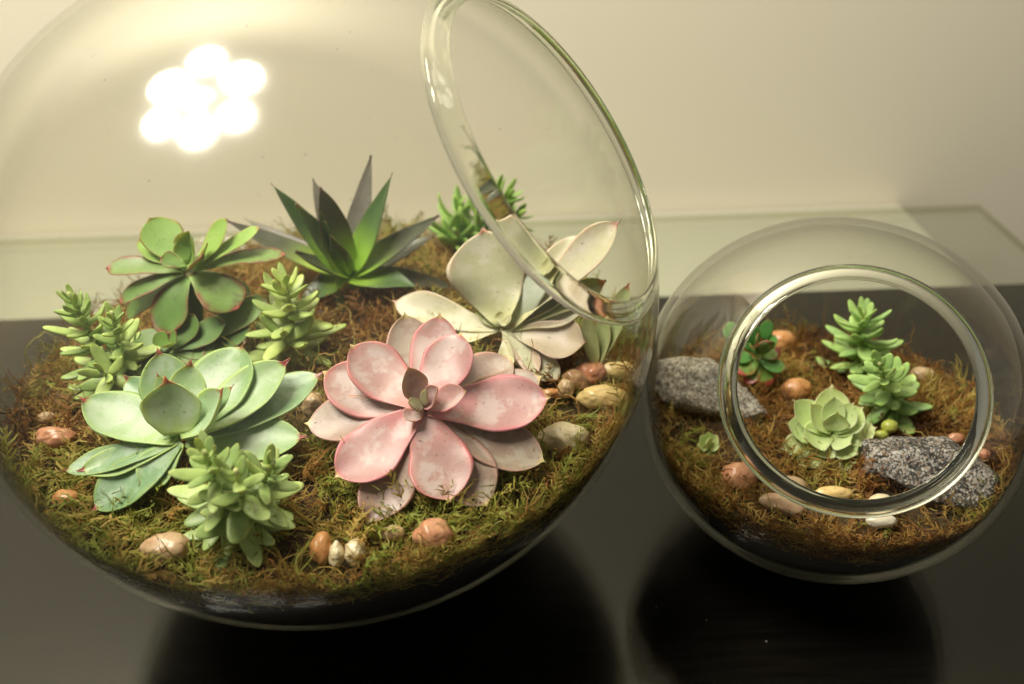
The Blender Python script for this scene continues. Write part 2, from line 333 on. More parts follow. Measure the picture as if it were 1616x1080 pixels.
def moss(b, n, which, green, sizes, nside):
    AV, AF, AT = [], [], []; o = 0
    for i in range(n+nside):
        side = i >= n
        if not side:
            a = random.uniform(0, 2*math.pi); r = b['rz']*math.sqrt(random.random())*.985
            x = b['c'][0]+r*math.cos(a); y = b['c'][1]+r*math.sin(a); z = hmoss(b, x, y) + random.uniform(-.003, .0015)
            yaw = random.uniform(0, 2*math.pi); el = random.gauss(.12, .32)
        else:
            a = random.uniform(0, 2*math.pi); z = b['zm'] + random.uniform(-.011, .006)+noise.noise(Vector((a*4, 3, b['sd'])))*.004; r = rho(b, z, b['rin'])*.998
            x = b['c'][0]+r*math.cos(a); y = b['c'][1]+r*math.sin(a); yaw = a+math.pi/2*random.choice((-1, 1))+random.gauss(0, .3); el = random.gauss(0, .45)
        if not side and random.random() < .8 and any((x-q[0])**2+(y-q[1]+q[2]*.35)**2 < q[2]**2 for q in AVOID): continue
        if not side and noise.noise(Vector((x*75, y*75, 9.1+b['sd']))) < -.34: continue
        g = noise.noise(Vector((x*26, y*26, 2.2+b['sd'])))*.9 + green(x, y)
        kind = random.choices(('fern', 'tuft', 'thread'), (.28, .30, .42) if g < .45 else (.50, .28, .22))[0]
        V, Fq = random.choice(PROTO[kind]); L = random.uniform(*sizes)*(1.7 if kind == 'thread' else 1)
        cy, sy, ce, se, ro = math.cos(yaw), math.sin(yaw), math.cos(el), math.sin(el), random.uniform(-.9, .9)
        Rx = np.array([[1, 0, 0], [0, math.cos(ro), -math.sin(ro)], [0, math.sin(ro), math.cos(ro)]])
        Ry = np.array([[ce, 0, -se], [0, 1, 0], [se, 0, ce]]); Rz = np.array([[cy, -sy, 0], [sy, cy, 0], [0, 0, 1]])
        W = V*L; W = W @ (Rz@Ry@Rx).T + [x, y, z]
        if side: W = W + (np.array([x, y, z])-W)*0
        tone = min(1, max(0, g*.62 + .36 + random.gauss(0, .19)))
        AV.append(W); AF.append(Fq+o); AT.append(np.full(len(V), tone)); o += len(V)
    for (u, v, L, k) in UPRIGHT.get(which, ()):            # single upright shoots that stand in front of leaves and stones
        for q in range(k):
            p = at(u+random.uniform(-7, 7), v+random.uniform(-4, 4), b['zm']+.004); V, Fq = random.choice(PROTO['fern' if q % 3 else 'thread'])
            el = random.uniform(.7, 1.35); yaw = random.uniform(0, 6.28); ce, se, cy, sy = math.cos(el), math.sin(el), math.cos(yaw), math.sin(yaw)
            Ry = np.array([[ce, 0, -se], [0, 1, 0], [se, 0, ce]]); Rz = np.array([[cy, -sy, 0], [sy, cy, 0], [0, 0, 1]])
            AV.append((V*L*random.uniform(.7, 1.1)) @ (Rz@Ry).T + p); AF.append(Fq+o); AT.append(np.full(len(V), random.uniform(.7, 1.0))); o += len(V)
    V = inside(b, np.concatenate(AV), b['rin']+.0003); F_ = np.concatenate(AF); T = np.concatenate(AT)
    me = bpy.data.meshes.new('moss'); me.vertices.add(len(V)); me.vertices.foreach_set('co', V.ravel())
    me.loops.add(len(F_)*4); me.loops.foreach_set('vertex_index', F_.ravel().astype(np.int32)); me.polygons.add(len(F_))
    me.polygons.foreach_set('loop_start', np.arange(0, len(F_)*4, 4, dtype=np.int32)); me.update(calc_edges=True)
    at_ = me.attributes.new('tone', 'FLOAT', 'POINT'); at_.data.foreach_set('value', T.astype(np.float32)); me.materials.append(MMOSS)
    tag(obj('moss', me), 'tangled brown and green dried moss covering the soil in the %s bowl' % which, 'moss', kind='stuff')
contents(BIG, 'large'); contents(SML, 'small')
AVOID = []

# ------------------------------------------------------------------ leaves
def leaf_mesh(base, tip, n, w, mat, arch=.12, cup=.12, th=.16, wmax=.62, blunt=.55, w0=.25, muc=.05, origin=None, roll=0, wave=.0, NS=18, NK=14, name='leaf', S0=None):
    base, tip, n = (np.asarray(a, float) for a in (base, tip, n)); L = np.linalg.norm(tip-base); ctrl = base*.45+tip*.55 - n*arch*L
    V = []; UV = []; pw = math.log(.5)/math.log(wmax); d0 = (tip-base)/L
    S = S0 if S0 is not None else np.cross(d0, n); S = S/np.linalg.norm(S); N0 = np.cross(S, d0)
    if roll: S = S*math.cos(roll)+N0*math.sin(roll)
    ph = random.uniform(0, 6); sk = random.uniform(-.05, .05); tw = random.uniform(-.12, .12)
    ts = [1-(1-i/(NS-1))**1.25 for i in range(NS)]
    ts = [t*.985 for t in ts] + [1.0, 1.0+muc]
    for i, t in enumerate(ts):
        tt = min(t, 1); p = base*(1-t)**2 + ctrl*2*t*(1-t) + tip*t*t; T = (ctrl-base)*(1-t)+(tip-ctrl)*t; T /= np.linalg.norm(T)
        s = S - T*(S@T); s /= np.linalg.norm(s); nn = np.cross(s, T)
        k = w0*(1-tt)**1.5 + max(0, math.sin(math.pi*tt**pw))**blunt*(1-.0*tt)
        if i == len(ts)-2: k = .10
        if i == len(ts)-1: k = .012
        hw = w/2*k; ht = w*th*min(1, k+.15)*(1-.35*tt)
        if i >= len(ts)-2: ht = hw*.8
        for j in range(NK):
            a = 2*math.pi*j/NK; x = math.cos(a); y = math.sin(a)
            h = ht*(y*.35 if y > 0 else y*.75) + cup*w*k*(x*x-.25) + wave*w*x*abs(x)*math.sin(9*t+ph+x)
            e = 1 + sk*x*math.sin(3*t+ph) + (.035*math.sin(7*t+ph+x) + .02*math.sin(17*t+2*ph-x*2))*abs(x)
            h += w*(tw*x*t*.5 + .022*math.sin(5*t+ph)*math.cos(2.2*x+ph))*min(1, 3*t)
            V.append(p + s*hw*x*e + nn*h); UV.append((x*.5+.5, min(t, 1)))
    m = len(ts); Fc = [(i*NK+j, i*NK+(j+1) % NK, (i+1)*NK+(j+1) % NK, (i+1)*NK+j) for i in range(m-1) for j in range(NK)]
    Fc.append([j for j in range(NK)][::-1]); Fc.append([(m-1)*NK+j for j in range(NK)])
    return mesh_np(name, V, Fc, mat, uv=UV, origin=origin)
def place_tip(C, u, v, n, lift):
    """the point on the sight line (u,v) lying 'lift' above the rosette plane through C"""
    r = ray(u, v); n = np.asarray(n); Z = ((C + n*lift - CAM) @ n)/(r @ n); return CAM + r*Z
BOWL_OF = {}
def rosette(name, label, cat, C, n, leaves, mats, bowl_, foot=None, arch=.12, cup=.12, th=.14, **kw):
    """leaves: (u, v, lift_mm, width_px, material key, {overrides})"""
    n = np.asarray(n, float); n /= np.linalg.norm(n); foot = C if foot is None else foot
    org = np.array([foot[0], foot[1], foot[2]]); t = empty(name, org); tag(t, label, cat)
    dC = depth(C); outs = 0
    for (u, v, lift, wpx, mk, *o) in leaves:
        o = dict(o[0]) if o else {}
        if 'tip' in o: tip = o.pop('tip')
        elif 'dy' in o: tip = aty(u, v, C[1]+o.pop('dy')*.001)
        else: tip = place_tip(C, u, v, n, lift*.001)
        b0 = C + n*o.pop('b', 0)*.001 + (tip-C)*.035
        if 'bf' in o: b0 = C + (tip-C)*o.pop('bf')
        if 'base' in o: b0 = o.pop('base')
        a = dict(arch=arch, cup=cup, th=th, origin=org, **kw); a.update(o)
        if (np.linalg.norm((tip-bowl_['c'])/np.array([1, 1, bowl_['s']])) > bowl_['rin']-.001):
            outs += 1; tip = inside(bowl_, tip[None], bowl_['rin']-.003)[0]
        nn = n.copy(); me = leaf_mesh(b0, tip, nn, wpx/F_PX*(depth(tip)+dC)/2, mats[mk], **a)
        V = np.array([v_.co for v_ in me.vertices])+org; W = inside(bowl_, V, bowl_['rin']+.0005)
        if np.abs(W-V).max() > 1e-6: me.vertices.foreach_set('co', (W-org).ravel())
        obj('leaf', me, t)
    if outs: print(name, 'tips pulled in:', outs)
    return t
def tube_mesh(name, pts, rad, mat, origin, NK=10):
    P = np.array(pts); T = np.gradient(P, axis=0); T /= np.linalg.norm(T, axis=1)[:, None]; V = []; n = len(P); rad = np.broadcast_to(rad, n)
    s = np.cross(T[0], [0.3, .9, .1])
    for i in range(n):
        s = s-T[i]*(s@T[i]); s /= np.linalg.norm(s); q = np.cross(T[i], s)
        for j in range(NK):
            a = 2*math.pi*j/NK; V.append(P[i]+rad[i]*(s*math.cos(a)+q*math.sin(a)))
    Fc = [(i*NK+j, i*NK+(j+1) % NK, (i+1)*NK+(j+1) % NK, (i+1)*NK+j) for i in range(n-1) for j in range(NK)]+[list(range(NK))[::-1], [(n-1)*NK+j for j in range(NK)]]
    UV = [(.5, i/(n-1)) for i in range(n) for _ in range(NK)]
    return mesh_np(name, V, Fc, mat, uv=UV, origin=origin)

ML = {}
PINK_E = (.60, .18, .21)
ML['pink'] = m_leaf('pink_leaf', (.42, .225, .225), (.46, .30, .275), PINK_E, .17, .9, tip=(.62, .42, .22), tip0=.965, root=(.66, .25, .26), root0=.5, powder=(.58, .50, .50), powk=.55, blotch=(.46, .25, .20), blotk=.45, rough=.38, vary=.07)
ML['pinkold'] = m_leaf('pink_old_leaf', (.30, .205, .175), (.35, .27, .20), (.52, .27, .23), .12, .75, tip=(.55, .45, .22), tip0=.95, root=(.45, .25, .23), powder=(.5, .46, .42), powk=.4, blotch=(.26, .19, .13), blotk=.5, rough=.38, vary=.10)
ML['pinkin'] = m_leaf('pink_inner_leaf', (.40, .22, .20), (.46, .29, .24), (.58, .30, .28), .2, .8, root=(.5, .3, .22), powder=(.56, .48, .46), powk=.4, rough=.4)
ML['pinkbud'] = m_leaf('pink_bud_leaf', (.42, .37, .20), (.38, .40, .28), (.55, .36, .22), .2, .6, rough=.4)
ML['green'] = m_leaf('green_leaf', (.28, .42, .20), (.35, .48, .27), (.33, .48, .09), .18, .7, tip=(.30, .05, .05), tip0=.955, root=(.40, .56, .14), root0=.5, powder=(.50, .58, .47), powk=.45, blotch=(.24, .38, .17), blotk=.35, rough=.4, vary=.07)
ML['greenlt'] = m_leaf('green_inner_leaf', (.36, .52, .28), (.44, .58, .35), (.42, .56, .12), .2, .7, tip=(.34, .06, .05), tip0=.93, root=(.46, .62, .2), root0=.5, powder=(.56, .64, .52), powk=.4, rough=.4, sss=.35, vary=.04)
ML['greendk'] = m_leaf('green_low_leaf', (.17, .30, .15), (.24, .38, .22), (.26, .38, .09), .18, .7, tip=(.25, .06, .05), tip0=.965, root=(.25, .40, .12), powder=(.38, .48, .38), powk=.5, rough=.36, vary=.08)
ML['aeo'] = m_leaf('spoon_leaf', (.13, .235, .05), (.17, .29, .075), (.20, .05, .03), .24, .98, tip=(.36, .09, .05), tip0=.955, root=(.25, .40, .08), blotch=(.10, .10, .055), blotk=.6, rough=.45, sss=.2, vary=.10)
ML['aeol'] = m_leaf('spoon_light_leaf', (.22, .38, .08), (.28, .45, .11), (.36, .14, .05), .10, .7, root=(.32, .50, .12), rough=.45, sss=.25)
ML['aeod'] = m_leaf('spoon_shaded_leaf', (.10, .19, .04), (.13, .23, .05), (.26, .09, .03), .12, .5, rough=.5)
ML['dark'] = m_leaf('pointed_dark_leaf', (.052, .062, .034), (.075, .085, .05), (.045, .035, .032), .14, .5, tip=(.07, .04, .04), tip0=.9, root=(.38, .62, .06), root0=.58, rough=.36, sss=.12, spec=.55, vary=.12)
ML['darkg'] = m_leaf('pointed_green_leaf', (.055, .11, .032), (.075, .14, .045), (.06, .05, .04), .12, .5, tip=(.16, .06, .05), tip0=.95, root=(.40, .66, .07), root0=.62, rough=.36, sss=.15, vary=.1)
ML['grey'] = m_leaf('pointed_grey_leaf', (.15, .14, .115), (.19, .18, .145), (.07, .05, .045), .12, .6, root=(.16, .22, .07), root0=.5, rough=.4, sss=.12)
ML['pale'] = m_leaf('pale_leaf', (.47, .47, .30), (.54, .51, .36), (.55, .36, .28), .13, .6, tip=(.5, .25, .2), tip0=.97, root=(.62, .62, .32), root0=.4, powder=(.62, .60, .52), powk=.4, blotch=(.46, .40, .24), blotk=.4, rough=.42, vary=.06)
ML['paleblue'] = m_leaf('pale_blue_leaf', (.48, .54, .42), (.54, .58, .48), (.56, .58, .36), .13, .5, root=(.60, .64, .30), root0=.4, powder=(.60, .63, .56), powk=.4, rough=.38)
ML['palegreen'] = m_leaf('pale_green_leaf', (.34, .40, .17), (.42, .46, .22), (.45, .30, .18), .13, .6, tip=(.45, .15, .1), tip0=.93, root=(.45, .50, .2), rough=.4)
ML['palepink'] = m_leaf('pale_pink_leaf', (.50, .40, .29), (.55, .45, .34), (.55, .33, .27), .15, .6, root=(.6, .58, .35), rough=.4)
ML['palestem'] = m_leaf('pale_stalk', (.62, .62, .32), (.60, .56, .36), (.6, .55, .35), .1, .3, rough=.4)
ML['small'] = m_leaf('small_rosette_leaf', (.56, .70, .28), (.64, .76, .36), (.70, .76, .42), .14, .8, tip=(.60, .58, .3), tip0=.95, root=(.46, .60, .20), root0=.35, rough=.42, vary=.06)
SED = dict(edgew=.05, edgek=.2, rough=.40, sss=.3, scale=1.4)
ML['sedL'] = m_leaf('stonecrop_leaf', (.31, .44, .12), (.39, .52, .18), (.34, .48, .12), root=(.33, .46, .14), vary=.2, tip=(.34, .50, .10), tip0=.9, **SED)
ML['sedM'] = m_leaf('stonecrop_yellow_leaf', (.38, .50, .13), (.46, .58, .20), (.42, .55, .2), root=(.48, .54, .24), vary=.16, tip=(.40, .55, .12), tip0=.9, **SED)
ML['sedF'] = m_leaf('stonecrop_broad_leaf', (.30, .44, .13), (.39, .52, .20), (.33, .5, .15), root=(.30, .45, .12), vary=.2, tip=(.40, .46, .14), tip0=.93, **SED)
ML['sedB'] = m_leaf('stonecrop_bright_leaf', (.25, .43, .09), (.33, .52, .14), (.3, .5, .1), root=(.26, .44, .10), vary=.10, **SED)
ML['sedS'] = m_leaf('stonecrop_fresh_leaf', (.27, .44, .12), (.36, .54, .19), (.35, .55, .15), root=(.34, .50, .15), vary=.18, tip=(.36, .56, .13), tip0=.9, **SED)
ML['stem'] = m_leaf('green_stem', (.36, .44, .16), (.42, .48, .2), (.4, .4, .2), .1, .2, rough=.5)
ML['red'] = m_leaf('red_tipped_leaf', (.12, .24, .04), (.18, .32, .06), (.40, .06, .03), .3, .7, tip=(.30, .055, .03), tip0=.72, rough=.35, sss=.25)
ML['jade'] = m_leaf('jade_leaf', (.10, .27, .06), (.13, .33, .08), (.12, .3, .05), .1, .3, tip=(.2, .12, .03), tip0=.9, rough=.35, sss=.25)
ML['dry'] = m_leaf('dried_leaf', (.42, .33, .16), (.5, .42, .24), (.3, .2, .1), .2, .5, rough=.6)

# A  pink rosette
C = at(668, 648, .130); N = (.03, -.44, .90)
pk = rosette('pink_rosette', 'large dusty pink rosette succulent in the middle of the large bowl', 'succulent', C, N, [
    (486, 668, -9, 76, 'pinkold', dict(arch=.05)), (582, 822, -9, 82, 'pinkold', dict(arch=.04)), (768, 796, -9, 92, 'pinkold', dict(arch=.04)),
    (856, 728, -9, 82, 'pinkold', dict(arch=.05)), (806, 566, -8, 86, 'pinkold', dict(b=-3)), (694, 500, 3, 78, 'pink', dict(arch=.16, b=-2)),
    (640, 499, -2, 76, 'pinkold', dict(arch=.14, b=-3)), (852, 596, -5, 74, 'pinkold', dict(b=-2, arch=.14)),
    (514, 589, -4, 92, 'pink', dict(b=-1)), (533, 751, -3, 92, 'pink', dict(b=1, arch=.10)), (709, 788, -3, 98, 'pink', dict(b=1, arch=.10)),
    (863, 629, -1, 94, 'pink', dict(b=2, arch=.12)), (556, 547, 4, 86, 'pink', dict(b=2, arch=.15)), (726, 528, 9, 80, 'pink', dict(b=3, arch=.14)),
    (644, 581, 17, 42, 'pinkin', dict(b=3, arch=.22, cup=.28)), (733, 618, 13, 44, 'pink', dict(b=3, arch=.2, cup=.2)),
    (690, 612, 14, 34, 'pink', dict(b=2, arch=.2, cup=.25)), (640, 662, 6, 30, 'pink', dict(b=2, arch=.2, cup=.2)), (645, 634, 11, 24, 'pinkbud', dict(b=4, cup=.05, th=.4, wmax=.5)), (672, 615, 13, 16, 'pinkbud', dict(b=4, cup=.05, th=.4, wmax=.5)),
    ], ML, BIG, arch=.12, cup=.10, th=.12, wmax=.66, blunt=.60, w0=.32, muc=.04, wave=.035)

# B  pale green rosette, front left
C = at(286, 694, .124); N = (.02, -.38, .92)
rosette('green_rosette', 'large pale green rosette with dark red leaf tips at the front left', 'succulent', C, N, [
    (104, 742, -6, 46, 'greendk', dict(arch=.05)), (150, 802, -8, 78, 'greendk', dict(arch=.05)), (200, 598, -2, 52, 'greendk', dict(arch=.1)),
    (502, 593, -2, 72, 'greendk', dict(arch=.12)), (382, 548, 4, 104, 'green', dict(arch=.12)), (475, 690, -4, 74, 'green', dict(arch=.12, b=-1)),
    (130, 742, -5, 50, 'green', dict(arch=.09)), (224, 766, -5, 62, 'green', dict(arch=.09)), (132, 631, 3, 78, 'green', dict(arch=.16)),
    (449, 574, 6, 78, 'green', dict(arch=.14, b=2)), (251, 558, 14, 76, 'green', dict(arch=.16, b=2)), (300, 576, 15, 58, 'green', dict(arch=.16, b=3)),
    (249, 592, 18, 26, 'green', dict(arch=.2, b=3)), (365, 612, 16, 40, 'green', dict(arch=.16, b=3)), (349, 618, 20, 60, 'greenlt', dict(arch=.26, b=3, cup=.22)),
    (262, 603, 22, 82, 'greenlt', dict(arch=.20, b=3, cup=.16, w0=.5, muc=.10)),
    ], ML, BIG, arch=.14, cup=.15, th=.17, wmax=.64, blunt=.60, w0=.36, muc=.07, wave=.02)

# C  spoon-leaved rosette on a stalk, back left, and the smaller one at its foot
foot = at(304, 548, hmoss(BIG, -.155, .37)); C = aty(301, 428, foot[1]); N = (.0, -.28, .96)
ae = rosette('spoon_leaf_rosette', 'tall green spoon-leaved rosette with brown-red leaf edges at the back left', 'succulent', C, N, [
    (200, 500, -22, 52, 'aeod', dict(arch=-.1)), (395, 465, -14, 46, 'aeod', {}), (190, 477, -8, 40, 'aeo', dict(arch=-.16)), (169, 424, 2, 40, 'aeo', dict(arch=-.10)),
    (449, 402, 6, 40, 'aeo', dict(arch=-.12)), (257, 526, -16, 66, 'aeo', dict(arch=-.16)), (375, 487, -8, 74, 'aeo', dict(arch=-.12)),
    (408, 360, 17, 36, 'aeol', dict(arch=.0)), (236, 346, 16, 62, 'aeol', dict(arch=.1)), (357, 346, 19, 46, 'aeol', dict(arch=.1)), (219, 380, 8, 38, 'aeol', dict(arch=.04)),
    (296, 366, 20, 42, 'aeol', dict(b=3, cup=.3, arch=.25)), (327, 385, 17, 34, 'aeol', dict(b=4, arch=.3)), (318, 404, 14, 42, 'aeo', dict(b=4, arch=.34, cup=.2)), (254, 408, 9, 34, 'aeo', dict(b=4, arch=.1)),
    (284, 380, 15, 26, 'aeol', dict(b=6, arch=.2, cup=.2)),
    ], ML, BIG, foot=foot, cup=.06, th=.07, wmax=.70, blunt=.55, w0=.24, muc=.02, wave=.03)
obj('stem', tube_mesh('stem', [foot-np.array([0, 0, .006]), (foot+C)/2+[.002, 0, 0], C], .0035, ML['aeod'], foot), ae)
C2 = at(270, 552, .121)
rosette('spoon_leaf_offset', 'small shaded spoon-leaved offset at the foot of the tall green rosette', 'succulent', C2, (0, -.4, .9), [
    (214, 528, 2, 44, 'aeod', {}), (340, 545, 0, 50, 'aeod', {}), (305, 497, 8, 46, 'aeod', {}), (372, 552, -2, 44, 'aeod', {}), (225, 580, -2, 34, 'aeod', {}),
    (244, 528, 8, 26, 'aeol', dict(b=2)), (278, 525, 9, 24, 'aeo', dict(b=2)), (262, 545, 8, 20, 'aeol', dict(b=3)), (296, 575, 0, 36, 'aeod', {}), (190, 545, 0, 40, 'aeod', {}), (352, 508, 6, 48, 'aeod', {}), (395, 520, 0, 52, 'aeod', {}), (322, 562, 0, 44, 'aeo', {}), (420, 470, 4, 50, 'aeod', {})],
    ML, BIG, cup=.08, th=.08, wmax=.68, w0=.25, muc=.02)

# D  dark pointed rosette, back centre
foot = at(549, 472, .105); C = foot + np.array([0, -.004, .016]); C = aty(549, 434, foot[1]); N = (0, -.25, .97)
LAN = dict(wmax=.42, blunt=.85, w0=.75, muc=.02, th=.16, cup=.14)
rosette('dark_pointed_rosette', 'dark grey-green succulent with long pointed leaves and lime base at the back centre', 'succulent', C, N, [
    (361, 350, -4, 30, 'dark', dict(arch=.04, dy=12)), (388, 346, 6, 30, 'grey', dict(arch=.05, dy=26)), (717, 454, -12, 34, 'dark', dict(arch=-.05, dy=2)),
    (686, 371, 2, 34, 'dark', dict(arch=.06, dy=14)), (585, 248, 30, 30, 'grey', dict(arch=.06, dy=26)), (494, 284, 30, 30, 'grey', dict(arch=.02, dy=22)),
    (477, 472, -14, 40, 'darkg', dict(arch=.0, dy=-6)), (568, 502, -16, 50, 'darkg', dict(arch=-.1, dy=-11, wmax=.6)), (658, 454, -6, 40, 'darkg', dict(arch=-.06, dy=-16)),
    (691, 342, 8, 40, 'dark', dict(arch=.04, dy=4)), (618, 276, 26, 40, 'darkg', dict(arch=.10, dy=8)), (430, 292, 24, 36, 'darkg', dict(arch=.05, dy=4)),
    (468, 324, 18, 34, 'darkg', dict(arch=.03, dy=-8)), (467, 398, 4, 36, 'dark', dict(arch=.10, dy=-20, cup=.1)), (506, 297, 26, 38, 'dark', dict(arch=-.10, dy=-2)),
    (503, 332, 20, 28, 'darkg', dict(arch=.05, dy=-6)), (513, 350, 18, 30, 'darkg', dict(arch=.04, dy=-12)), (522, 372, 14, 26, 'darkg', dict(arch=.04, dy=-16))],
    ML, BIG, foot=foot, **LAN)

# E  pale ghost rosette, right
C = at(795, 520, .122); N = (-.25, -.50, .83)
pale = rosette('pale_rosette', 'pale cream and pinkish open rosette with long narrow leaf bases at the right', 'succulent', C, N, [
    (624, 476, -3, 56, 'pale', dict(arch=.08)), (720, 530, -2, 26, 'palestem', dict(blunt=.8)), (746, 480, 4, 22, 'palegreen', dict(wmax=.5, blunt=.9)),
    (762, 366, -4, 122, 'pale', dict(arch=.04, wmax=.64, w0=.15, dy=24, wave=.1, cup=.22)), (868, 430, 5, 44, 'palepink', dict(arch=.22, w0=.3, roll=.5)), (902, 452, 4, 40, 'palegreen', dict(arch=.24, w0=.35, roll=.6)), (930, 484, 2, 46, 'pale', dict(arch=.24, w0=.3, roll=.5)), (842, 396, 8, 90, 'paleblue', dict(arch=.14, wmax=.62, w0=.16, dy=14, cup=.04)),
    (916, 372, -3, 52, 'pale', dict(arch=.04, w0=.3, dy=22, wmax=.74)), (974, 354, 4, 62, 'pale', dict(arch=.06, w0=.45, dy=10, wmax=.76)), (878, 428, 2, 36, 'palepink', dict(arch=.1, w0=.4)),
    (952, 446, -2, 44, 'palegreen', dict(arch=.02, w0=.4, wmax=.7)), (922, 540, 0, 66, 'palepink', dict(arch=.14, w0=.2, wmax=.7, cup=.2)),
    (880, 598, -6, 46, 'pale', dict(arch=.06, wmax=.7)), (850, 586, -4, 34, 'palepink', dict(wmax=.7)), (800, 585, -2, 26, 'palestem', dict(blunt=.8)),
    (788, 492, 6, 16, 'palestem', dict(b=3, arch=.2)), (806, 498, 7, 14, 'palestem', dict(b=3, arch=.2))],
    ML, BIG, cup=.16, th=.13, wmax=.68, blunt=.58, w0=.22, muc=.04, wave=.07)
Cq = at(940, 580, .108)
rosette('green_leaf_cutting', 'small red-edged green leaf cutting standing by the glass under the rim', 'cutting', Cq, (-.4, -.4, .8), [
    (991, 452, 8, 34, 'palegreen', dict(dy=14, arch=.05)), (955, 500, 4, 30, 'palegreen', dict(dy=8)), (925, 500, 4, 26, 'palegreen', dict(dy=6))], ML, BIG, cup=.15, th=.14, wmax=.6, w0=.3)

# stonecrops: stem, then bean-shaped leaves in a spiral, all sharing four leaf meshes per kind
def bean(L, W, mat, bend=.12, fat=.8, wmax=.55):
    return leaf_mesh((0, 0, 0), (L, 0, 0), (0, 0, 1), W, mat, arch=bend, cup=.0, th=fat*.62, wmax=wmax, blunt=.42, w0=.5, muc=.015, NS=11, NK=12)
def stonecrop(name, label, spines, mat, Lpx, Wpx, bowl_, nleaf, open0=1.35, open1=.25, wmax=.55, foot=None, fat=.8, stem=.0013, droop=.1):
    """spines: lists of world points from the foot to the head"""
    foot = np.array(spines[0][0]); t = empty(name, foot); tag(t, label, 'succulent'); k = depth(foot)/F_PX
    protos = [bean(Lpx*k*s, Wpx*k*s2, ML[mat], b, fat, wmax) for s, s2, b in ((1, 1, .10), (1.12, .9, .05), (.9, 1.08, .18), (.78, .86, -.05), (1.05, 1.0, .24), (.85, 1.12, .02))]
    for si, sp in enumerate(spines):
        P = np.array(sp); seg = 24; q = np.linspace(0, 1, seg); n = len(P)
        if n == 3: C_ = np.outer((1-q)**2, P[0])+np.outer(2*q*(1-q), P[1])+np.outer(q*q, P[2])
        else: C_ = np.outer(1-q, P[0])+np.outer(q, P[1])
        obj('stem', tube_mesh('stem', C_, np.linspace(stem*1.2, stem*.7, seg), ML['stem'], foot), t)
        nl = nleaf[si]
        for i in range(nl):
            f = (i+.5)/nl; f = .06+.94*f**.9; p = C_[min(seg-1, int(f*(seg-1)))]; T = C_[min(seg-1, int(f*(seg-1))+1)]-C_[max(0, int(f*(seg-1))-1)]; T /= np.linalg.norm(T)
            a = i*2.39996+si; e = open0+(open1-open0)*f**2.6 + random.uniform(-.14, .14); e = max(.12, e)
            x = np.cross(T, [0, -1, .2]); x /= np.linalg.norm(x); y = np.cross(T, x); rad = x*math.cos(a)+y*math.sin(a)
            d = T*math.cos(e)+rad*math.sin(e) + np.array([0, 0, -droop*(1-f)]); d /= np.linalg.norm(d)
            up = T - d*(T@d); up /= np.linalg.norm(up)+1e-9; sd = np.cross(up, d)
            sz = (1-.62*f**3.2)*random.uniform(.86, 1.1)
            o = bpy.data.objects.new('leaf', random.choice(protos)); link(o, t)
            B = Matrix((( d[0], sd[0], up[0], 0), (d[1], sd[1], up[1], 0), (d[2], sd[2], up[2], 0), (0, 0, 0, 1)))
            pos = p-foot+rad*stem*.5; end = p+d*Lpx*k*sz
            if np.linalg.norm((end-bowl_['c'])/np.array([1, 1, bowl_['s']])) > bowl_['rin']-.001: sz *= .7
            o.matrix_parent_inverse = Matrix(); o.matrix_basis = Matrix.Translation(Vector(pos)) @ B @ Matrix.Scale(sz, 4)
    return t
gm = lambda u, v, b=BIG: at(u, v, b['zm']+.004)
f = gm(182, 612); y0 = f[1]
stonecrop('finger_stonecrop', 'finger-leaved bright green stonecrop against the glass at the far left', [
    [f, aty(160, 560, y0), aty(108, 462, y0-.004)], [f+[.004, .0, 0], aty(196, 575, y0-.006), aty(176, 492, y0-.012)], [f+[.002, -.003, 0], aty(186, 590, y0-.018), aty(160, 590, y0-.03)]],
    'sedL', 60, 19, BIG, [42, 34, 14], open0=1.5, open1=.35)
f = gm(466, 572); y0 = f[1]
sm = stonecrop('yellow_green_stonecrop', 'pale yellow-green stonecrop standing between the two green rosettes and the dark one', [
    [f, aty(464, 510, y0), aty(449, 440, y0-.002)], [f+[-.003, -.002, 0], aty(452, 540, y0-.008), aty(444, 520, y0-.014)]], 'sedM', 74, 24, BIG, [32, 8], open0=1.45, open1=.45)
f = gm(372, 838); y0 = f[1]
stonecrop('broad_leaf_stonecrop', 'plump green stonecrop leaning forward at the front beside the large green rosette', [
    [f, aty(352, 780, y0), aty(322, 712, y0-.012)], [f+[.003, .004, 0], aty(400, 790, y0+.002), aty(432, 728, y0-.004)], [f+[.002, -.002, 0], aty(388, 800, y0-.006), aty(372, 742, y0-.016)]],
    'sedF', 78, 25, BIG, [36, 28, 20], open0=1.5, open1=.4, wmax=.54, fat=.6, droop=.45)
f = gm(716, 398); y0 = f[1]
stonecrop('bright_stonecrop', 'bright green stonecrop with slim curved leaves at the back behind the slanted rim', [
    [f, aty(740, 360, y0), aty(806, 306, y0-.004)], [f+[.003, .0, 0], aty(760, 375, y0), aty(826, 335, y0-.008)], [f, aty(715, 365, y0+.004), aty(722, 322, y0+.006)]],
    'sedB', 62, 17, BIG, [30, 26, 16], open0=1.1, open1=.35)
f = gm(350, 556); y0 = f[1]

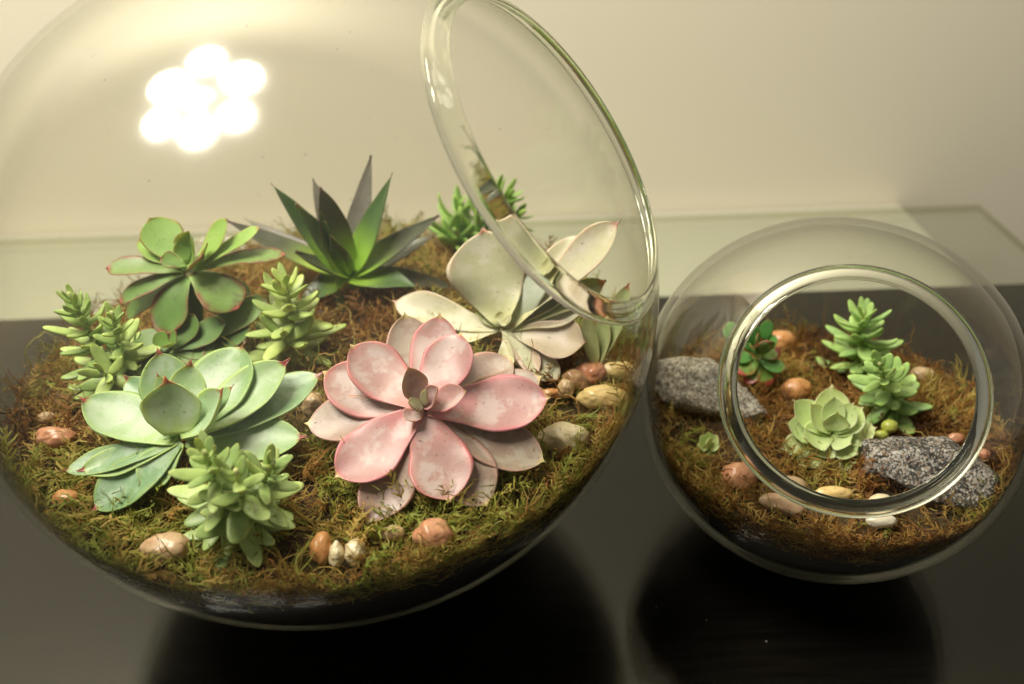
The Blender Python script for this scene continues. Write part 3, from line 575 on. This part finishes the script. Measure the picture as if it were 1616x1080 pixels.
# F  small bowl plants
f = gm(1352, 592, SML); y0 = f[1]
stonecrop('upright_stonecrop', 'fresh green upright stonecrop at the back of the small bowl', [[f, aty(1362, 545, y0), aty(1362, 492, y0)]], 'sedS', 62, 19, SML, [34], open0=1.4, open1=.45)
f = gm(1408, 655, SML); y0 = f[1]
stonecrop('leaning_stonecrop', 'fresh green stonecrop with its star-shaped head turned to the viewer in the small bowl', [[f, aty(1402, 620, y0), aty(1388, 574, y0-.014)]], 'sedS', 56, 20, SML, [36], open0=1.5, open1=.4, wmax=.58)
C = at(1311, 688, .078); N = (0, -.42, .9)
rosette('small_pale_green_rosette', 'compact pale green rosette in the middle of the small bowl', 'succulent', C, N, [
    (1383, 722, -4, 50, 'small', {}), (1297, 744, -5, 48, 'small', {}), (1234, 708, -4, 40, 'small', {}), (1340, 742, -4, 48, 'small', {}), (1262, 734, -4, 44, 'small', {}),
    (1381, 676, 1, 48, 'small', {}), (1244, 670, 2, 48, 'small', {}), (1352, 716, 0, 50, 'small', {}), (1284, 716, 0, 50, 'small', {}), (1360, 645, 8, 46, 'small', dict(b=2)), (1254, 634, 8, 46, 'small', dict(b=2)),
    (1313, 612, 10, 52, 'small', dict(b=2)), (1270, 692, 5, 48, 'small', dict(b=2, arch=.2)), (1342, 700, 4, 48, 'small', dict(b=2, arch=.2)), (1346, 638, 12, 38, 'small', dict(b=3, arch=.2)),
    (1280, 640, 12, 36, 'small', dict(b=3, arch=.2)), (1316, 628, 13, 36, 'small', dict(b=4, arch=.15)), (1322, 652, 13, 38, 'small', dict(b=4, arch=.3, cup=.25)),
    ], ML, SML, arch=.22, cup=.17, th=.13, wmax=.62, blunt=.62, w0=.42, muc=.06)
foot = at(1196, 600, .071); C = aty(1198, 566, foot[1])
jd = rosette('red_tipped_jade', 'little jade plant with red leaf tips at the back left of the small bowl', 'succulent', C, (0, -.3, .95), [
    (1231, 553, 3, 24, 'red', dict(bf=.15)), (1164, 590, 2, 28, 'red', dict(dy=-6, bf=.1)), (1214, 608, 0, 28, 'red', dict(dy=-9, bf=.2)), (1160, 562, 6, 24, 'jade', dict(dy=0, bf=.3)), (1180, 606, -1, 24, 'red', dict(dy=-8, bf=.1)),
    (1238, 584, 0, 26, 'jade', dict(bf=.1)), (1214, 505, 20, 18, 'jade', dict(dy=3, bf=.5)), (1186, 514, 18, 26, 'jade', dict(dy=4, bf=.45)), (1174, 534, 15, 24, 'jade', dict(dy=0, bf=.4)), (1224, 530, 14, 20, 'jade', dict(dy=0, bf=.4)),
    (1212, 538, 16, 30, 'aeo', dict(dy=-8, bf=.3)), (1196, 528, 17, 22, 'aeo', dict(dy=-4, bf=.5)), (1186, 546, 17, 22, 'jade', dict(dy=-7, bf=.3)), (1143, 514, 12, 34, 'jade', dict(dy=8, bf=.6))], ML, SML, foot=foot, cup=.05, th=.26, wmax=.6, w0=.4, muc=.01, arch=.05)
obj('stem', tube_mesh('stem', [foot, (foot+C)/2, C+[0, 0, .004], C+[.0, 0, .009]], .0016, ML['stem'], foot), jd)
C = at(1118, 706, .069)
rosette('tiny_green_bud', 'tiny pale green rosette bud at the left of the small bowl below the silvery rock', 'succulent', C, (0, -.5, .85), [
    (1106, 688, 5, 18, 'small', {}), (1132, 688, 5, 18, 'small', {}), (1118, 682, 6, 18, 'small', {}), (1102, 704, 3, 16, 'small', {}), (1135, 704, 3, 16, 'small', {}), (1118, 694, 7, 18, 'small', dict(b=1, arch=.3)),
    (1112, 718, 0, 14, 'jade', {}), (1128, 718, 0, 14, 'jade', {})], ML, SML, cup=.15, th=.2, w0=.4, arch=.2)

# ------------------------------------------------------------------ pebbles and rocks
def rough_blob(c, ax, mat, name, seed, amp=.10, freq=1.6, NU=40, NV=24, power=1.0, origin=None, facets=None):
    """ellipsoid with axes ax (three vectors), lumpy; facets cut planes into it"""
    V = []; A = np.array(ax)
    for i in range(NV+1):
        ph = math.pi*i/NV
        for j in range(NU):
            th = 2*math.pi*j/NU; d = np.array([math.sin(ph)*math.cos(th), math.sin(ph)*math.sin(th), math.cos(ph)])
            k = 1 + amp*noise.noise(Vector(d*freq)+Vector((seed, 0, 0))) + amp*.4*noise.noise(Vector(d*freq*2.7)+Vector((seed, 5, 0)))
            if facets:
                for fn, fd in facets:
                    q = float(np.dot(d, fn)); 
                    if q > 0: k = min(k, fd/max(q, 1e-3) + .02*noise.noise(Vector(d*9)+Vector((seed, 1, 0))))
                k += .06*noise.noise(Vector(d*4.5)+Vector((seed, 9, 0))) + .032*noise.noise(Vector(d*15)+Vector((seed, 9, 0)))
            V.append(c + (d*k) @ A)
    Fc = [(i*NU+j, (i+1)*NU+j, (i+1)*NU+(j+1) % NU, i*NU+(j+1) % NU) for i in range(NV) for j in range(NU)]
    return obj(name, mesh_np(name, V, Fc, mat, origin=c), None, Vector(c))
PB = {'salmon': m_pebble('salmon_pebble', (.52, .22, .12), (.60, .34, .20)), 'cream': m_pebble('cream_pebble', (.62, .52, .32), (.70, .62, .42), veins=.3),
      'yellow': m_pebble('yellow_pebble', (.60, .42, .15), (.66, .52, .24), veins=.3), 'orange': m_pebble('orange_pebble', (.50, .22, .07), (.60, .32, .13)),
      'tan': m_pebble('tan_pebble', (.44, .30, .16), (.54, .40, .24)), 'brown': m_pebble('brown_pebble', (.30, .17, .08), (.40, .24, .12)),
      'red': m_pebble('red_pebble', (.48, .17, .09), (.55, .28, .14)), 'beige': m_pebble('beige_pebble', (.50, .30, .18), (.62, .48, .30)), 'white': m_pebble('white_pebble', (.68, .62, .48), (.74, .7, .58), veins=.2),
      'bud': m_pebble('yellow_green_bud', (.42, .48, .08), (.50, .55, .12), veins=.1)}
G1 = 'smooth pebbles in the large bowl'; G2 = 'smooth pebbles in the small bowl'
def pebble(u, v, rx, ry, col, label, b, rot=0, name='pebble', cat='pebble', amp=.10, lift=.0045, grp=True):
    c0 = at(u, v, b['zm']+.004); c = at(u, v, max(hmoss(b, c0[0], c0[1])+lift, b['zm']))
    c = inside(b, c[None], b['rin']-.0015)[0]
    k = depth(c)/F_PX; r1, r2 = rx*k, ry*k
    X = cX*math.cos(rot)+cU*math.sin(rot); Y = -cX*math.sin(rot)+cU*math.cos(rot); Zd = np.cross(X, Y)
    o = rough_blob(c, (X*r1, Y*r2, Zd*min(r1, r2)*1.05), PB[col], name, u*.37+v*.11, amp)
    V = np.array([q.co for q in o.data.vertices])+c; W = inside(b, V, b['rin']); o.data.vertices.foreach_set('co', (W-c).ravel())
    AVOID.append((c[0], c[1], max(r1, r2)*1.1)); tag(o, label, cat, (G1 if b is BIG else G2) if grp else None); return o
for a in ((88, 691, 30, 19, 'salmon', 'salmon pebble by the glass left of the big green rosette'), (74, 659, 13, 10, 'tan', 'small pale pebble just above the salmon one at the left glass'),
          (104, 788, 22, 15, 'orange', 'orange-brown pebble half in moss at the lower left glass'), (263, 866, 40, 24, 'beige', 'large mottled beige pebble in front of the green rosette at the lower left'),
          (508, 866, 18, 25, 'orange', 'upright orange-tan pebble at the front below the pink rosette'), (531, 876, 12, 20, 'cream', 'narrow pale pebble beside the upright orange-tan one'),
          (561, 872, 17, 20, 'cream', 'knobbly pale yellow pebble at the front of the large bowl'), (684, 845, 31, 25, 'salmon', 'round salmon-pink pebble in front of the pink rosette'),
          (889, 695, 41, 26, 'cream', 'shiny cream pebble to the right of the pink rosette'), (951, 627, 39, 19, 'yellow', 'long yellow pebble by the right glass of the large bowl'),
          (929, 590, 27, 19, 'red', 'reddish pebble behind the long yellow one', ), (908, 601, 21, 17, 'brown', 'brown pebble leaning on the reddish one at the right'),
          (976, 584, 28, 14, 'yellow', 'pale yellow pebble pressed to the right glass behind the long yellow one'), (869, 621, 17, 8, 'orange', 'thin orange pebble beside the tip of a pink leaf'),
          (893, 613, 13, 15, 'tan', 'small tan pebble between the thin orange one and the brown one'), (494, 641, 17, 22, 'tan', 'tan pebble showing between the green and the pink rosettes'),
          (620, 842, 18, 13, 'tan', 'flat tan pebble in the moss left of the round salmon-pink one')):
    pebble(*a, BIG, rot=.25 if a[0] == 929 else (-.5 if a[0] == 908 else 0), amp=.24 if a[0] in (561, 531) else .17)
for a in ((1257, 614, 24, 18, 'orange', 'glossy orange pebble between the jade plant and the pale rosette'), (1232, 539, 26, 18, 'orange', 'tan-orange pebble at the back behind the jade plant'),
          (1166, 752, 28, 23, 'salmon', 'salmon pebble outside the lower left of the rim of the small bowl'), (1192, 729, 21, 17, 'orange', 'orange pebble behind the salmon one in the small bowl'),
          (1244, 768, 29, 18, 'tan', 'tan pebble seen through the lower rim of the small bowl'), (1235, 797, 38, 16, 'beige', 'long cream-orange pebble below the tan one at the front of the small bowl'),
          (1314, 780, 31, 13, 'yellow', 'yellow pebble just inside the lower rim below the pale rosette'), (1389, 798, 23, 18, 'cream', 'cream pebble seen through the rim at the bottom right'),
          (1391, 822, 25, 11, 'white', 'whitish pebble lowest at the front of the small bowl'), (1455, 592, 20, 13, 'tan', 'tan pebble behind the leaning stonecrop'),
          (1508, 692, 13, 9, 'salmon', 'small salmon pebble behind the dark rock'), (1553, 718, 9, 10, 'red', 'small red pebble at the right end of the dark rock')):
    pebble(*a, SML, rot=-.3 if a[0] == 1235 else 0)
pebble(193, 611, 8, 8, 'bud', 'round yellow-green bud at the foot of the far left stonecrop', BIG, name='fallen_bud', cat='bud', lift=.006, grp=False, amp=.03)
pebble(1404, 673, 13, 11, 'bud', 'round yellow-green bud under the leaning stonecrop', SML, name='fallen_bud', cat='bud', lift=.010, grp=False, amp=.05)
pebble(1391, 687, 11, 8, 'bud', 'smaller green bud just left of the round yellow-green one', SML, name='fallen_bud', cat='bud', lift=.008, grp=False, amp=.05)
def rock(u, v, z, a, b_, c_, rot, mat, label, seed, facets, b):
    c = at(u, v, z); k = depth(c)/F_PX
    X = cX*math.cos(rot)+cU*math.sin(rot); Y = -cX*math.sin(rot)+cU*math.cos(rot); Zd = np.cross(X, Y)
    fs = [(np.array(f[:3])/np.linalg.norm(f[:3]), f[3]) for f in facets]
    o = rough_blob(c, (X*a*k, Y*b_*k, Zd*c_*k), mat, 'rock', seed, .14, 1.3, 96, 60, facets=fs)
    V = np.array([q.co for q in o.data.vertices])+c; W = inside(b, V, b['rin']); o.data.vertices.foreach_set('co', (W-c).ravel())
    AVOID.append((c[0], c[1]-.004, a*k*.75)); tag(o, label, 'rock'); return o
rock(1124, 618, .074, 98, 50, 50, R(-22), m_granite('silvery_granite', (.30, .28, .24), (.80, .76, .67), .55), 'silvery sparkling granite rock at the left of the small bowl', 3.1,
     [(-.5, .8, .3, .78), (.55, .75, .2, .62), (.3, -.9, .2, .72), (.1, .2, 1, .7), (-.9, -.2, .3, .80)], SML)
rock(1473, 748, .071, 110, 68, 54, R(-13), m_granite('dark_granite', (.06, .058, .054), (.52, .49, .44), .40), 'dark grey granite rock at the right of the small bowl, partly behind the rim', 8.4,
     [(-.35, .9, .25, .66), (.5, .8, .25, .72), (-.5, -.75, .2, .74), (.0, .25, 1, .62), (.95, -.1, .2, .84), (.1, -.95, .3, .78)], SML)
moss(BIG, 8800, 'large', lambda x, y: .42 if y < .30 else .2, (.007, .022), 1900)
moss(SML, 4700, 'small', lambda x, y: .0 if x > .12 else .15, (.006, .0175), 1500)
def crumbs(b, n, which):
    V, Fc, T = [], [], []
    for i in range(n):
        a = random.uniform(0, 6.283); q = b['rz']*math.sqrt(random.random())*.97; x = b['c'][0]+q*math.cos(a); y = b['c'][1]+q*math.sin(a)
        p = np.array([x, y, hmoss(b, x, y)+random.uniform(-.001, .002)]); sz = random.uniform(.0004, .0011)*(1.8 if random.random() < .15 else 1); o = len(V)
        A = rng.normal(0, 1, (3, 3)); A /= np.linalg.norm(A, axis=1)[:, None]; A[0] *= sz*1.5; A[1] *= sz*.8; A[2] *= sz*.45
        for d in ((1, 0, 0), (-1, 0, 0), (0, 1, 0), (0, -1, 0), (0, 0, 1), (0, 0, -1)): V.append(p + np.array(d) @ A)
        Fc += [tuple(o+k for k in f) for f in ((0, 2, 4), (2, 1, 4), (1, 3, 4), (3, 0, 4), (2, 0, 5), (1, 2, 5), (3, 1, 5), (0, 3, 5))]; T += [random.choice((0, .02, .1, .5, .6))]*6
    V = inside(b, np.array(V), b['rin']); me = mesh_np('bark_crumbs', V, Fc, MMOSS, smooth=False)
    me.attributes.new('tone', 'FLOAT', 'POINT').data.foreach_set('value', np.array(T, dtype=np.float32))
    tag(obj('bark_crumbs', me), 'brown bark crumbs and grit scattered in the moss of the %s bowl' % which, 'bark crumbs', kind='stuff')
crumbs(BIG, 1100, 'large'); crumbs(SML, 600, 'small')
print('tris approx', sum(len(o.data.polygons)*2 for o in sc.objects if o.type == 'MESH'))
